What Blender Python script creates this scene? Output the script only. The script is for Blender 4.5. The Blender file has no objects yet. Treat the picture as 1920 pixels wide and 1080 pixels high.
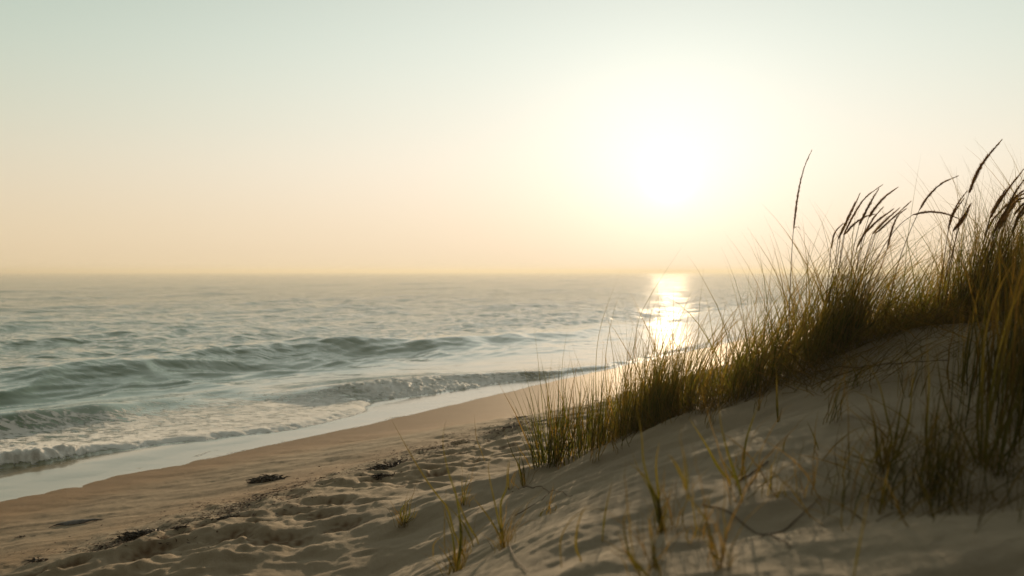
import bpy, math, random
import numpy as np

rng = np.random.default_rng(7)
random.seed(7)
scn = bpy.context.scene
COL = scn.collection

# ------------------------------------------------------------------ camera model (for laying out the place)
FX, CX, HY, H = 1867.0, 960.0, 512.0, 2.0          # focal length and horizon in pixels of a 1920 frame, eye height
SUN_AZ, SUN_EL = math.radians(9.0), math.radians(5.2)
SUN = np.array([math.sin(SUN_AZ) * math.cos(SUN_EL), math.cos(SUN_AZ) * math.cos(SUN_EL), math.sin(SUN_EL)])

def at_depth(px, py, y):
    return np.array([(px - CX) / FX * y, y, H - (py - HY) / FX * y])

def at_level(px, py, z):
    return at_depth(px, py, (H - z) * FX / (py - HY))

# ------------------------------------------------------------------ noise
def _hash(ix, iy, seed):
    h = (ix.astype(np.int64) * 374761393 + iy.astype(np.int64) * 668265263 + seed * 974634777) & 0xFFFFFFFF
    h = ((h ^ (h >> 13)) * 1274126177) & 0xFFFFFFFF
    return (h ^ (h >> 16)) & 0xFFFF

def pnoise(x, y, seed=0):
    x = np.asarray(x, float); y = np.asarray(y, float)
    ix = np.floor(x); iy = np.floor(y); fx = x - ix; fy = y - iy
    u = fx * fx * fx * (fx * (fx * 6 - 15) + 10); v = fy * fy * fy * (fy * (fy * 6 - 15) + 10)
    def g(a, b, dx, dy):
        t = _hash(a, b, seed) * (2 * math.pi / 65536.0)
        return np.cos(t) * dx + np.sin(t) * dy
    a = g(ix, iy, fx, fy); b = g(ix + 1, iy, fx - 1, fy)
    c = g(ix, iy + 1, fx, fy - 1); d = g(ix + 1, iy + 1, fx - 1, fy - 1)
    return (a + (b - a) * u + ((c + (d - c) * u) - (a + (b - a) * u)) * v) * 1.5

def fbm(x, y, seed=0, n=4, gain=0.5):
    r = 0; a = 1.0; f = 1.0
    for i in range(n):
        r = r + a * pnoise(x * f, y * f, seed + i * 17); a *= gain; f *= 2.03
    return r

def sstep(a, b, x):
    t = np.clip((x - a) / (b - a), 0, 1); return t * t * (3 - 2 * t)

# ------------------------------------------------------------------ shore coordinates: s along the shore (away), u towards land
P0 = np.array([-1.84, 13.2]); T = np.array([0.473, 0.881]); N = np.array([0.881, -0.473])
def us(x, y):
    return (x - P0[0]) * N[0] + (y - P0[1]) * N[1], (x - P0[0]) * T[0] + (y - P0[1]) * T[1]

BU = np.array([-9000, -300, -60, -12, -4, -2, -1, 0, 1, 2, 3, 4, 6, 9, 14, 40, 300, 9000.])
BZ = np.array([-30, -7, -3.5, -1.1, -.30, -.06, -.008, .012, .05, .19, .41, .53, .66, .85, 1.15, 2.0, 3.5, 6.])
_uu = np.linspace(-14, 16, 1501); _zz = np.interp(_uu, BU, BZ)
_k = np.exp(-np.linspace(-2, 2, 61) ** 2); _k /= _k.sum()
_zs = np.convolve(np.pad(_zz, 30, mode='edge'), _k, 'valid'); _zs[:60] = _zz[:60]; _zs[-60:] = _zz[-60:]
def beach(u):
    return np.where((u > -14) & (u < 16), np.interp(u, _uu, _zs), np.interp(u, BU, BZ))

def line(pixels, z):
    pts = np.array([at_level(px, py, z) for px, py in pixels])
    u, s = us(pts[:, 0], pts[:, 1]); o = np.argsort(s); u, s = u[o], s[o]
    def f(q):
        r = np.interp(q, s, u)
        k0 = (u[1] - u[0]) / max(s[1] - s[0], .3) * .3
        return r + np.where(q < s[0], np.clip(q - s[0], -4, 0) * k0, 0)
    return f

film_edge_f = line([(-160, 985), (0, 943), (120, 920), (230, 895), (370, 866), (500, 835), (600, 815), (690, 797), (720, 790),
                    (800, 772), (900, 748), (1000, 724), (1080, 707), (1140, 694)], .03)
front_f = line([(-160, 905), (0, 877), (100, 864), (200, 847), (330, 832), (450, 819), (550, 804), (640, 787), (684, 772),
                (700, 751), (760, 746), (850, 734), (930, 722), (1000, 711), (1130, 694)], .02)
back_f = line([(-160, 822), (0, 800), (250, 770), (450, 745), (585, 737), (700, 724), (800, 712), (900, 705), (1000, 700), (1130, 688)], .1)
swell_f = line([(-200, 722), (0, 701), (130, 688), (250, 672), (400, 656), (500, 649), (620, 640), (760, 632), (860, 626)], .38)
def s_of(px, py, z):
    p = at_level(px, py, z); return us(p[0], p[1])[1]

def film_edge(s):
    return film_edge_f(s) + .10 * fbm(s * .9, s * 0 + 3.1, 5, 3) * .6
def front(s):
    return front_f(s) + .13 * fbm(s * 1.6, s * 0 + 1.7, 9, 4) * .7

# ------------------------------------------------------------------ dune: thin plate spline through control points; unseen right flank raised to block skylight
CTRL = np.array([
    (.07, 5.3, .94), (.2, 5.2, .975), (.4, 5.05, 1.086), (.7, 4.75, 1.28), (1.06, 4.55, 1.42), (1.4, 4.5, 1.583), (1.64, 4.55, 1.69),
    (2.0, 4.6, 1.75), (2.35, 4.6, 1.77), (-.077, 2.4, 1.23), (-.57, 4.1, .68), (-.3, 3.2, .98), (.24, 1.9, 1.37), (.75, 1.5, 1.46), (0, 0, 1.36), (.62, 3.1, 1.38),
    (.25, 3.6, 1.2), (1.0, 3, 1.5), (1.2, 3.8, 1.49), (1.35, 2.5, 1.50), (2, 3, 1.68), (2.2, 0, 2.1), (-1.5, 1.5, .62), (-2, -1, .8), (1.5, 6.3, 1.25), (2.5, 6.8, 1.45), (.6, 6.6, .72),
    (4, 4.4, 2.6), (4, 8, 1.35), (3, 11, .7), (6, 3, 3.3), (8, 8, 2.0), (10, 0, 3.6), (6, -6, 3.2), (0, -6, 1.8), (-4, -6, .8), (-2.2, 5, .45), (-.9, 7, .45), (0, 10, .45)])
def _phi(r2):
    return np.where(r2 > 1e-9, .5 * r2 * np.log(np.maximum(r2, 1e-9)), 0)
_c = CTRL[:, :2]; _n = len(_c)
_A = np.zeros((_n + 3, _n + 3))
_A[:_n, :_n] = _phi(((_c[:, None] - _c[None]) ** 2).sum(-1)) + np.eye(_n) * .01
_A[:_n, _n] = 1; _A[:_n, _n + 1:] = _c; _A[_n, :_n] = 1; _A[_n + 1:, :_n] = _c.T
_w = np.linalg.solve(_A, np.concatenate([CTRL[:, 2], np.zeros(3)]))
def dune(x, y):
    r = _w[_n] + _w[_n + 1] * x + _w[_n + 2] * y
    for i in range(_n):
        r = r + _w[i] * _phi((x - _c[i, 0]) ** 2 + (y - _c[i, 1]) ** 2)
    return r

def base_height(x, y):
    x = np.asarray(x, float); y = np.asarray(y, float)
    u, s = us(x, y); b = beach(u)
    r = np.hypot(x - 1.5, y - 3); wgt = 1 - sstep(7, 15, r)
    m = r < 15
    d = np.full(x.shape, -3.0)
    if m.any():
        d[m] = dune(x[m], y[m])
    d = b + (d - b) * wgt - .5 * (1 - wgt)
    k = .16; h = np.clip(.5 + .5 * (d - b) / k, 0, 1)
    return b + (d - b) * h + k * h * (1 - h), h, u, s

# footprints and scuffs in the dry sand (pixels: centre, half width, depth)
PITS = [(250, 1008, 40, .05), (330, 1022, 38, .055), (445, 978, 38, .05), (140, 1062, 45, .06), (275, 1052, 50, .05), (435, 1040, 50, .06), (380, 998, 40, .04),
        (545, 935, 35, .035), (560, 985, 40, .05), (620, 960, 40, .04), (700, 905, 35, .04), (520, 1055, 55, .05), (650, 1040, 50, .045), (760, 930, 40, .04),
        (690, 985, 45, .045), (820, 905, 32, .035), (900, 880, 30, .03), (850, 855, 28, .03), (950, 850, 26, .025), (50, 1072, 45, .05), (600, 1010, 45, .05), (480, 1010, 40, .05)]
_pits = []
def _setup_pits():
    for px, py, hw, dep in PITS:
        p = at_level(px, py, .5); r = hw / FX * p[1]
        _pits.append((p[0], p[1], r, r * (1.0 + rng.random() * .7), rng.random() * 3.1, dep))
    for i in range(430):
        uu_ = 2.9 + rng.random() ** 1.2 * 3.2; ss = -11 + rng.random() * 16
        x = P0[0] + uu_ * N[0] + ss * T[0]; y = P0[1] + uu_ * N[1] + ss * T[1]
        r = .045 + rng.random() ** 1.5 * .11
        _pits.append((x, y, r, r * (1 + rng.random()), rng.random() * 3.1, .012 + rng.random() * .03))
_setup_pits()

def full_height(x, y):
    x = np.asarray(x, float); y = np.asarray(y, float)
    shp = x.shape; x = x.ravel(); y = y.ravel()
    z, h, u, s = base_height(x, y)
    near = (np.hypot(x, y) < 40)
    berm = 2.98 + .18 * pnoise(s * .45, s * 0 + .5, 3) + .12 * pnoise(s * 2.1, s * 0, 4)
    lump = sstep(-.15, .55, u - berm) * (1 - h * .93)
    det = np.zeros_like(z)
    m = near
    X, Y, U, S, L, Hh = x[m], y[m], u[m], s[m], lump[m], h[m]
    # soft wind-worn folds running along the beach, warped
    wx = X + .25 * pnoise(X * 1.1, Y * 1.1, 21); wy = Y + .25 * pnoise(X * 1.1 + 9, Y * 1.1, 22)
    d = .050 * pnoise(wx * 1.7 + 3, wy * 2.1, 31) + .020 * (1 - 2 * np.abs(pnoise(wx * 2.6, wy * 3.3, 32))) + .018 * pnoise(wx * 4.1, wy * 4.6, 36) + .011 * pnoise(wx * 8, wy * 8.5, 33) + .004 * pnoise(wx * 21, wy * 21, 34)
    d = d * L
    pit = np.zeros_like(d); pw = np.zeros_like(d)
    for ip, (cx, cy, ra, rb, an, dep) in enumerate(_pits):
        q = np.abs(X - cx) + np.abs(Y - cy) < 2.6 * max(ra, rb) * 1.3
        if not q.any(): continue
        dx, dy = X[q] - cx, Y[q] - cy
        ca, sa = math.cos(an), math.sin(an)
        e = np.sqrt(((dx * ca + dy * sa) / rb) ** 2 + ((-dx * sa + dy * ca) / ra) ** 2)
        e = e + .25 * pnoise(dx * 14 + cx * 7, dy * 14, 41)
        if ip < len(PITS): pw[q] = np.maximum(pw[q], np.exp(-(e / .95) ** 4) * (.55 + .45 * pnoise(dx * 30, dy * 30, 42)))
        pit[q] += dep * (.85 if ip < len(PITS) else .75) * (-np.exp(-(e / .62) ** 2 * 1.2) * 1.1 + .55 * np.exp(-((e - 1.15) / .34) ** 2))
    d += pit * np.maximum(L, .25 * (U > 2.2) * (1 - Hh))
    # dune: broad soft swells and faint wind ripples
    rip = np.sin((Y * 40 + X * 9 + 5 * pnoise(X * 1.6, Y * 2, 51)) * 1.1)
    d += Hh * (.030 * pnoise(X * 1.3 + 2, Y * 1.9, 52) + .016 * pnoise(X * 3.7, Y * 4.6, 53) + .0032 * rip * sstep(-.2, .5, pnoise(X * .9, Y * .9, 54)) + .0042 * pnoise(X * 15, Y * 17, 55) + .0015 * pnoise(X * 42, Y * 46, 56))
    # smooth damp sand: slight undulation, scarps near the weed line
    d += (1 - L) * (1 - Hh) * (.0007 * pnoise(U * 1.0, S * .25, 61) + .0003 * pnoise(U * 8, S * 3, 62)) * sstep(.05, .9, U - film_edge_f(s[m]))
    wr = np.exp(-((U - berm[m] + .05) / .16) ** 2) * (1 - Hh)
    d += wr * .022 * pnoise(X * 9, Y * 9, 63) * (U > 1.9)
    det[m] = d
    global PITDARK
    PITDARK = np.zeros_like(z); PITDARK[m] = pw; PITDARK = PITDARK.reshape(shp)
    return (z + det).reshape(shp), h.reshape(shp), u.reshape(shp), s.reshape(shp), lump.reshape(shp)

def ground_z(x, y):
    return float(full_height(np.array([x]), np.array([y]))[0][0])

def hit(px, py):
    """where the ray through a pixel meets the sand"""
    y = np.linspace(.8, 40, 9000)
    x = (px - CX) / FX * y; z = H - (py - HY) / FX * y
    g = base_height(x, y)[0]
    k = np.argmax(g > z)
    yy = y[max(k - 6, 0):k + 7]; xx = (px - CX) / FX * yy; zz = H - (py - HY) / FX * yy
    g2 = full_height(xx, yy)[0]; j = np.argmax(g2 >= zz)
    if not (g2 >= zz).any(): j = len(yy) - 1
    return np.array([xx[j], yy[j], g2[j]])

# ------------------------------------------------------------------ tagging
def tag(o, label=None, cat=None, group=None, kind=None):
    if label: o['label'] = label
    if cat: o['category'] = cat
    if group: o['group'] = group
    if kind: o['kind'] = kind
    return o

def link(name, me, mat, parent=None):
    o = bpy.data.objects.new(name, me); COL.objects.link(o)
    if mat: me.materials.append(mat)
    if parent: o.parent = parent
    return o

def empty(name, loc):
    o = bpy.data.objects.new(name, None); COL.objects.link(o); o.location = loc; o.empty_display_size = .05
    return o

def mesh_np(name, V, F, attrs=None, smooth=True):
    me = bpy.data.meshes.new(name)
    V = np.asarray(V, np.float32); F = np.asarray(F, np.int32)
    me.vertices.add(len(V)); me.vertices.foreach_set('co', V.ravel())
    n = F.shape[1]
    me.loops.add(F.size); me.loops.foreach_set('vertex_index', F.ravel())
    me.polygons.add(len(F)); me.polygons.foreach_set('loop_start', np.arange(0, F.size, n, dtype=np.int32))
    try: me.polygons.foreach_set('loop_total', np.full(len(F), n, np.int32))
    except Exception: pass
    if smooth: me.polygons.foreach_set('use_smooth', np.ones(len(F), bool))
    for k, a in (attrs or {}).items():
        at = me.attributes.new(k, 'FLOAT', 'POINT'); at.data.foreach_set('value', np.asarray(a, np.float32).ravel())
    me.update(calc_edges=True); me.validate()
    return me

def grid_faces(R, C, wrap):
    i = np.arange(R - 1)[:, None]; j = np.arange(C if wrap else C - 1)[None]
    a = i * C + j; b = i * C + (j + 1) % C
    return np.stack([a, b, b + C, a + C], -1).reshape(-1, 4)

# ------------------------------------------------------------------ materials
def newmat(name):
    m = bpy.data.materials.new(name); m.use_nodes = True
    nt = m.node_tree; nt.nodes.clear()
    return m, nt
class NT:
    def __init__(s, nt): s.nt = nt
    def n(s, typ, inputs=None, **kw):
        nd = s.nt.nodes.new(typ)
        for k, v in kw.items(): setattr(nd, k, v)
        for k, v in (inputs or {}).items():
            if isinstance(v, bpy.types.NodeSocket): s.nt.links.new(v, nd.inputs[k])
            else: nd.inputs[k].default_value = v
        return nd
    def math(s, op, a, b=0.0, c=None, clamp=False):
        i = {0: a, 1: b}
        if c is not None: i[2] = c
        return s.n('ShaderNodeMath', i, operation=op, use_clamp=clamp).outputs[0]
    def mix(s, f, a, b, blend='MIX'):
        nd = s.nt.nodes.new('ShaderNodeMix'); nd.data_type = 'RGBA'; nd.blend_type = blend
        for k, v in ((0, f), (6, a), (7, b)):
            if isinstance(v, bpy.types.NodeSocket): s.nt.links.new(v, nd.inputs[k])
            else: nd.inputs[k].default_value = v if not isinstance(v, tuple) else (*v[:3], 1)
        return nd.outputs[2]
    def attr(s, name): return s.n('ShaderNodeAttribute', attribute_name=name).outputs['Fac']
    def noise(s, vec, scale, detail=3, rough=.5, dist=0.0):
        return s.n('ShaderNodeTexNoise', {'Vector': vec, 'Scale': scale, 'Detail': detail, 'Roughness': rough, 'Distortion': dist}).outputs['Fac']
    def remap(s, v, a, b, c=0.0, d=1.0, smooth=True):
        nd = s.n('ShaderNodeMapRange', {'Value': v, 'From Min': a, 'From Max': b, 'To Min': c, 'To Max': d})
        nd.interpolation_type = 'SMOOTHSTEP' if smooth else 'LINEAR'
        return nd.outputs[0]

def sand_material():
    m, nt = newmat('sand'); g = NT(nt)
    pos = g.n('ShaderNodeNewGeometry').outputs['Position']
    wet = g.attr('wet'); dn = g.attr('dune')
    n1 = g.noise(pos, 2.2, 5, .6); n2 = g.noise(pos, 16, 4, .6); n3 = g.noise(pos, 420, 2, .6)
    n4 = g.noise(pos, 900, 1, .5)
    dry = g.mix(g.remap(n1, .3, .7), (.35, .262, .168), (.41, .312, .205))
    dunec = g.mix(g.remap(n1, .3, .7), (.35, .285, .205), (.405, .335, .24))
    c = g.mix(dn, dry, dunec)
    damp = g.mix(g.remap(n1, .3, .7), (.354, .200, .079), (.372, .211, .085))
    w = g.math('ADD', wet, g.math('MULTIPLY', g.math('SUBTRACT', n2, .5), .10), clamp=True)
    w = g.remap(w, .25, .8)
    c = g.mix(w, c, damp)
    c = g.mix(g.remap(g.attr('pit_dark'), .2, .8), c, (.17, .10, .048))  # darker brown inside the listed footprints
    grain = g.remap(n3, .25, .75, .82, 1.15, False)
    c = g.mix(1.0, c, g.n('ShaderNodeCombineColor', {0: grain, 1: grain, 2: grain}).outputs[0], 'MULTIPLY')
    speck = g.remap(n4, .73, .78)
    c = g.mix(g.math('MULTIPLY', speck, .5), c, (.10, .07, .045))
    hgt = g.math('ADD', g.math('MULTIPLY', n3, .0016), g.math('MULTIPLY', g.noise(pos, 60, 3, .6), .004))
    b = g.n('ShaderNodeBump', {'Height': g.math('ADD', hgt, g.math('MULTIPLY', g.noise(pos, 170, 2, .6), .0022)), 'Strength': .8, 'Distance': 1.0})
    bs = g.n('ShaderNodeBsdfPrincipled', {'Base Color': c, 'Roughness': g.remap(w, 0, 1, .95, .62, False), 'Normal': b.outputs[0]})
    bs.inputs['Specular IOR Level'].default_value = .25
    g.n('ShaderNodeOutputMaterial', {'Surface': bs.outputs[0]})
    return m

def water_material():
    m, nt = newmat('sea_water'); g = NT(nt)
    pos = g.n('ShaderNodeNewGeometry').outputs['Position']
    film = g.attr('film'); foam = g.attr('foam'); silt = g.attr('silt'); calm = g.attr('calm')
    mp = g.n('ShaderNodeMapping', {'Vector': pos, 'Rotation': (0, 0, math.atan2(T[1], T[0]) * -1), 'Scale': (.42, 1, 1)}).outputs[0]
    w1 = g.noise(mp, 2.6, 4, .55, .3); w2 = g.noise(mp, 11, 3, .55, .2); w0 = g.noise(mp, .55, 3, .55)
    hgt = g.math('ADD', g.math('MULTIPLY', w1, .20), g.math('MULTIPLY', w2, .012))
    hgt = g.math('ADD', hgt, g.math('MULTIPLY', w0, .30))
    hgt = g.math('MULTIPLY', hgt, calm)
    fn = g.noise(mp, 6.5, 6, .68, .8); fv = g.n('ShaderNodeTexVoronoi', {'Vector': mp, 'Scale': 9.0}, feature='DISTANCE_TO_EDGE').outputs[0]
    fb = g.noise(pos, 55, 3, .65)
    lace = g.math('SUBTRACT', g.math('ADD', fn, g.math('MULTIPLY', fb, .18)), g.math('MULTIPLY', g.remap(fv, .0, .22), .13))
    f = g.math('ADD', g.math('MULTIPLY', foam, 1.0), g.math('MULTIPLY', g.math('SUBTRACT', lace, .49), 2.6))
    f = g.math('MULTIPLY', g.remap(f, .34, .66), g.remap(foam, .02, .2))
    hgt = g.math('ADD', hgt, g.math('MULTIPLY', f, g.math('ADD', g.math('MULTIPLY', fb, .012), .006)))
    b = g.n('ShaderNodeBump', {'Height': hgt, 'Strength': .8, 'Distance': 1.0})
    body = g.mix(film, g.mix(silt, (.080, .185, .100), (.27, .22, .125)), (.42, .34, .21))
    c = g.mix(f, body, (.88, .87, .85))
    bs = g.n('ShaderNodeBsdfPrincipled', {'Base Color': c, 'Roughness': g.math('ADD', g.remap(f, 0, 1, .07, .26, False), g.math('MULTIPLY', film, .05)), 'IOR': g.math('ADD', g.math('ADD', 1.46, g.math('MULTIPLY', f, .25)), g.math('MULTIPLY', film, .16)), 'Normal': b.outputs[0]})
    nt.links.new(f, bs.inputs['Sheen Weight']); bs.inputs['Sheen Roughness'].default_value = .5
    nt.links.new(g.mix(g.math('ADD', film, f, clamp=True), (.84, 1.0, .82), (1, .935, .76)), bs.inputs['Specular Tint'])
    g.n('ShaderNodeOutputMaterial', {'Surface': bs.outputs[0]})
    return m

def grass_material(name, green, dryc, trans=.45):
    m, nt = newmat(name); g = NT(nt)
    dry = g.attr('dry'); tone = g.attr('tone')
    c = g.mix(dry, green, dryc)
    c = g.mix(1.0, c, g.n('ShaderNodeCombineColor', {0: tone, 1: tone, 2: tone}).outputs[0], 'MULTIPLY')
    bs = g.n('ShaderNodeBsdfPrincipled', {'Base Color': c, 'Roughness': .5})
    bs.inputs['Specular IOR Level'].default_value = .35
    tc = g.mix(1.0, c, (1.25, 1.07, .44), 'MULTIPLY')
    tr = g.n('ShaderNodeBsdfTranslucent', {'Color': tc})
    mx = g.n('ShaderNodeMixShader', {0: trans, 1: bs.outputs[0], 2: tr.outputs[0]})
    g.n('ShaderNodeOutputMaterial', {'Surface': mx.outputs[0]})
    return m

def plain_noise_material(name, c1, c2, scale, rough=.8, bump=.3):
    m, nt = newmat(name); g = NT(nt)
    pos = g.n('ShaderNodeTexCoord').outputs['Object']
    n1 = g.noise(pos, scale, 4, .6)
    c = g.mix(g.remap(n1, .3, .7), c1, c2)
    b = g.n('ShaderNodeBump', {'Height': n1, 'Strength': bump, 'Distance': .01})
    bs = g.n('ShaderNodeBsdfPrincipled', {'Base Color': c, 'Roughness': rough, 'Normal': b.outputs[0]})
    g.n('ShaderNodeOutputMaterial', {'Surface': bs.outputs[0]})
    return m

def seed_material():
    m, nt = newmat('seed_husk'); g = NT(nt)
    n1 = g.noise(g.n('ShaderNodeTexCoord').outputs['Object'], 240, 3, .6)
    c = g.mix(g.remap(n1, .3, .7), (.30, .175, .070), (.48, .31, .14))
    d = g.n('ShaderNodeBsdfDiffuse', {'Color': c}); t = g.n('ShaderNodeBsdfTranslucent', {'Color': c})
    g.n('ShaderNodeOutputMaterial', {'Surface': g.n('ShaderNodeMixShader', {0: .5, 1: d.outputs[0], 2: t.outputs[0]}).outputs[0]})
    return m

M_SAND = sand_material(); M_WATER = water_material()
M_GRASS = grass_material('marram_leaf', (.080, .122, .028), (.26, .180, .068), .58)
M_STALK = grass_material('dry_stalk', (.13, .10, .03), (.20, .115, .035), .3)
M_SEED = seed_material()
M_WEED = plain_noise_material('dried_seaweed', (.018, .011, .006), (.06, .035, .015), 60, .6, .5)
M_CRUMB = plain_noise_material('weed_crumbs', (.045, .024, .012), (.13, .070, .032), 40, .8, .3)
M_TWIG = plain_noise_material('dead_stem', (.12, .085, .050), (.21, .150, .090), 120, .8, .4)

# ------------------------------------------------------------------ ground
def build_ground():
    a = np.concatenate([np.arange(-180, -42, 3.0), np.arange(-42, -33, .5), np.arange(-33, 33, .058), np.arange(33, 42, .5), np.arange(42, 180, 3.0)])
    r = np.concatenate([[.002, .1, .25], np.exp(np.arange(math.log(.4), math.log(45), .0052)), np.geomspace(48, 8000, 40)])
    A, R = np.meshgrid(np.radians(a), r)
    x = R * np.sin(A); y = R * np.cos(A)
    z, h, u, s, lump = full_height(x, y)
    wet = (1 - sstep(2.65, 3.5, u + .35 * fbm(x * .8, y * .8, 71, 3))) * (1 - h)
    V = np.stack([x, y, z], -1).reshape(-1, 3)
    me = mesh_np('ground', V, grid_faces(len(r), len(a), True)[:, ::-1], {'wet': wet, 'dune': h, 'pit_dark': PITDARK})
    o = link('ground', me, M_SAND)
    tag(o, kind='structure')

# ------------------------------------------------------------------ sea
def ocean_tile(n, size, lo, hi, seed, direction, spread, power):
    k = np.fft.fftfreq(n, size / n) * 2 * np.pi
    KX, KY = np.meshgrid(k, k); K = np.hypot(KX, KY); K[0, 0] = 1
    lam = 2 * np.pi / K
    band = sstep(lo * .8, lo * 1.2, lam) * (1 - sstep(hi * .8, hi * 1.2, lam))
    cosd = (KX * direction[0] + KY * direction[1]) / K
    amp = lam ** power * band * np.abs(cosd) ** spread; amp[0, 0] = 0
    r = np.random.default_rng(seed)
    ph = r.normal(size=(n, n)) + 1j * r.normal(size=(n, n))
    h = np.real(np.fft.ifft2(amp * ph))
    return h / h.std()
def sample(tile, size, x, y):
    n = tile.shape[0]
    fx = (x / size * n) % n; fy = (y / size * n) % n
    ix = np.floor(fx).astype(int); iy = np.floor(fy).astype(int); ax = fx - ix; ay = fy - iy
    ix %= n; iy %= n; jx = (ix + 1) % n; jy = (iy + 1) % n
    return (tile[iy, ix] * (1 - ax) + tile[iy, jx] * ax) * (1 - ay) + (tile[jy, ix] * (1 - ax) + tile[jy, jx] * ax) * ay

S_L = s_of(0, 701, .38)
def water_height(x, y, spacing):
    u, s = us(x, y)
    b = beach(u)
    # chop in three bands; crests run along the shore
    z = np.zeros_like(x)
    shoal = sstep(-2.2, -5.5, u)
    shoal = 1 - sstep(-8.6, -5.2, u)
    gust = .75 + .5 * fbm(u * .05, s * .02, 81, 3)
    for (tile, size, amp, lo) in BANDS:
        fade = 1 - sstep(lo * .30, lo * .75, spacing)
        z += sample(tile, size, u + 3 * pnoise(u * .02, s * .02, 82), s) * amp * fade * gust
    z = np.where(z > 0, z * 1.25, z * .85)
    z *= (.12 + .88 * shoal)
    # the swell about to break
    uc = swell_f(s) + .35 * pnoise(s * .25, s * 0 + 2, 83) + .12 * pnoise(s * .9, s * 0, 84)
    along = np.interp(s, [S_L - 30, S_L - 3, S_L, S_L + 5, S_L + 9, S_L + 13, S_L + 17, S_L + 22, S_L + 40], [.26, .33, .33, .34, .35, .26, .14, .07, .04])
    along = along * (1 + .28 * pnoise(s * .42, s * 0 + 7, 85))
    e = u - uc + .25 * pnoise(u * .7, s * .45, 86)
    prof = np.where(e > 0, np.exp(-(e / .95) ** 2), np.exp(-(e / 2.4) ** 2))
    z += along * prof
    # ridged water on the shoreward slope
    face = sstep(-.3, .5, e) * (1 - sstep(1.2, 4.2, e))
    z += face * .085 * (1 - 2 * np.abs(pnoise(u * .75 + .6 * pnoise(s * .3, u * .3, 87), s * .28, 88))) * np.clip(along / .33, 0, 1)
    fa = np.clip(along / .33, 0, 1) * face
    z += fa * .030 * (1 - 2 * np.abs(pnoise(u * 1.5 + .8 * pnoise(s * .3, u * .5, 187), s * .30, 188)))
    z += fa * .010 * (1 - 2 * np.abs(pnoise(u * 3.4 + .8 * pnoise(s * .5, u * .9, 189), s * .6, 190)))
    z += fa * .008 * pnoise(u * 7, s * 2.4, 89)
    # a second, lower hump in front of it on the near side
    near = 1 - sstep(S_L - 1.2, S_L + 1.4, s)
    z += near * .17 * np.exp(-np.where(e - 3.1 > 0, (e - 3.1) / .5, (e - 3.1) / 1.0) ** 2) * (1 + .5 * pnoise(s * .6, s * 0, 90))
    # low farther swells
    for du, A in ((-9, .10), (-19, .13), (-33, .16), (-52, .2), (-80, .2)):
        ee = u - (uc + du) + 1.4 * pnoise(s * .06, s * 0 + du, 91)
        z += A * np.clip(.35 + 1.1 * pnoise(s * .05, s * 0 + du * 3, 92), 0, 1.3) * np.exp(-np.where(ee > 0, ee / 1.4, ee / 3.2) ** 2)
    # the wash: foam front, bore and small breaker
    uf = front(s); ub = back_f(s)
    q = uf - u
    s585 = s_of(570, 738, .1); s690 = s_of(705, 748, .03); s100 = s_of(130, 852, .05); s1000 = s_of(1000, 705, .1)
    brk = sstep(s585 - .8, s585 + .9, s) * (1 - .85 * sstep(s1000 - 5, s1000 + 5, s))
    boreA = .012 + .075 * (1 - sstep(s100 - .6, s100 + 1.0, s))
    bore = boreA * sstep(0, .22, q) * np.exp(-np.maximum(q - .25, 0) / 1.1)
    ucr = ub
    eb = u - ucr
    wid = np.maximum((uf - ucr) * .62, .22)
    bp = np.where(eb > 0, np.exp(-(eb / wid) ** 2 * 1.6), np.exp(-(eb / 1.0) ** 2))
    A = .165 * (1 + .20 * pnoise(s * .8, s * 0 + 4, 93))
    z = z + brk * A * bp + (1 - brk) * bore + .022 * sstep(-.05, .3, q) * np.exp(-np.maximum(q, 0) / 4)
    foamy = sstep(-.01, .06, q)
    dist_back = ub - u
    body = foamy * (1 - sstep(-.6, .45, dist_back))
    lacy = .55 + .42 * np.exp(-np.maximum(q, 0) / .5) + .1 * pnoise(u * 1.4, s * .7, 94)
    s760 = s_of(790, 722, .1)
    tumb = sstep(s760 - 2.4, s760 - .6, s)
    facefoam = np.clip(.12 + tumb * .9, 0, 1) * (1 - .25 * sstep(s1000, s1000 + 6, s))
    crestfoam = brk * facefoam * sstep(-.45, .02, eb)
    toe = brk * .85 * np.exp(-(np.maximum(q, 0) / .16) ** 2)
    foam = body * ((1 - brk) * lacy + np.maximum(brk * crestfoam, toe))
    bill = np.abs(pnoise(x * 5.5, y * 5.5, 95)) + .5 * np.abs(pnoise(x * 12, y * 12, 96)) + .25 * np.abs(pnoise(x * 27, y * 27, 97))
    z += body * (brk * tumb * .055 * sstep(-.3, .1, eb) + (1 - brk) * (.008 + .050 * (boreA > .045) * np.exp(-np.maximum(q, 0) / .5))) * (bill - .2)
    # thin streaks of foam left behind the wave
    streak = .13 * (1 - sstep(.2, 2.6, dist_back)) * (dist_back > -.1) * (.6 + .8 * pnoise(u * 1.0, s * .35, 98))
    foam = np.maximum(foam, np.clip(streak, 0, 1) * (1 - brk * .6))
    silt = np.clip(np.exp(-np.maximum(-u - 1.2, 0) / 1.6) * .6 + brk * bp * .65 * (1 - tumb * .5), 0, .85)
    # film of backwash draining over the sand
    ue = film_edge(s)
    th = np.where(u < ue, .009 * sstep(0, .8, ue - u), -.06 * (u - ue)) + .0005
    film = b + th
    wet_sheet = np.where(u > uf - .05, film, -9)
    zz = np.where(u > ue, film, np.maximum(np.where(u > uf, np.minimum(z, film + .012), z), wet_sheet))
    zz = np.where((u <= uf) , np.maximum(zz, b + .01), zz)
    fl = sstep(uf - .1, uf + .25, u)
    silt = silt * (1 - fl) + .55 * fl
    edge = np.exp(-((ue - u - .02) / .022) ** 2) * .25
    ln = ue - u - .30 - .22 * fbm(s * .45, s * 0 + 8, 100, 3)
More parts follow.
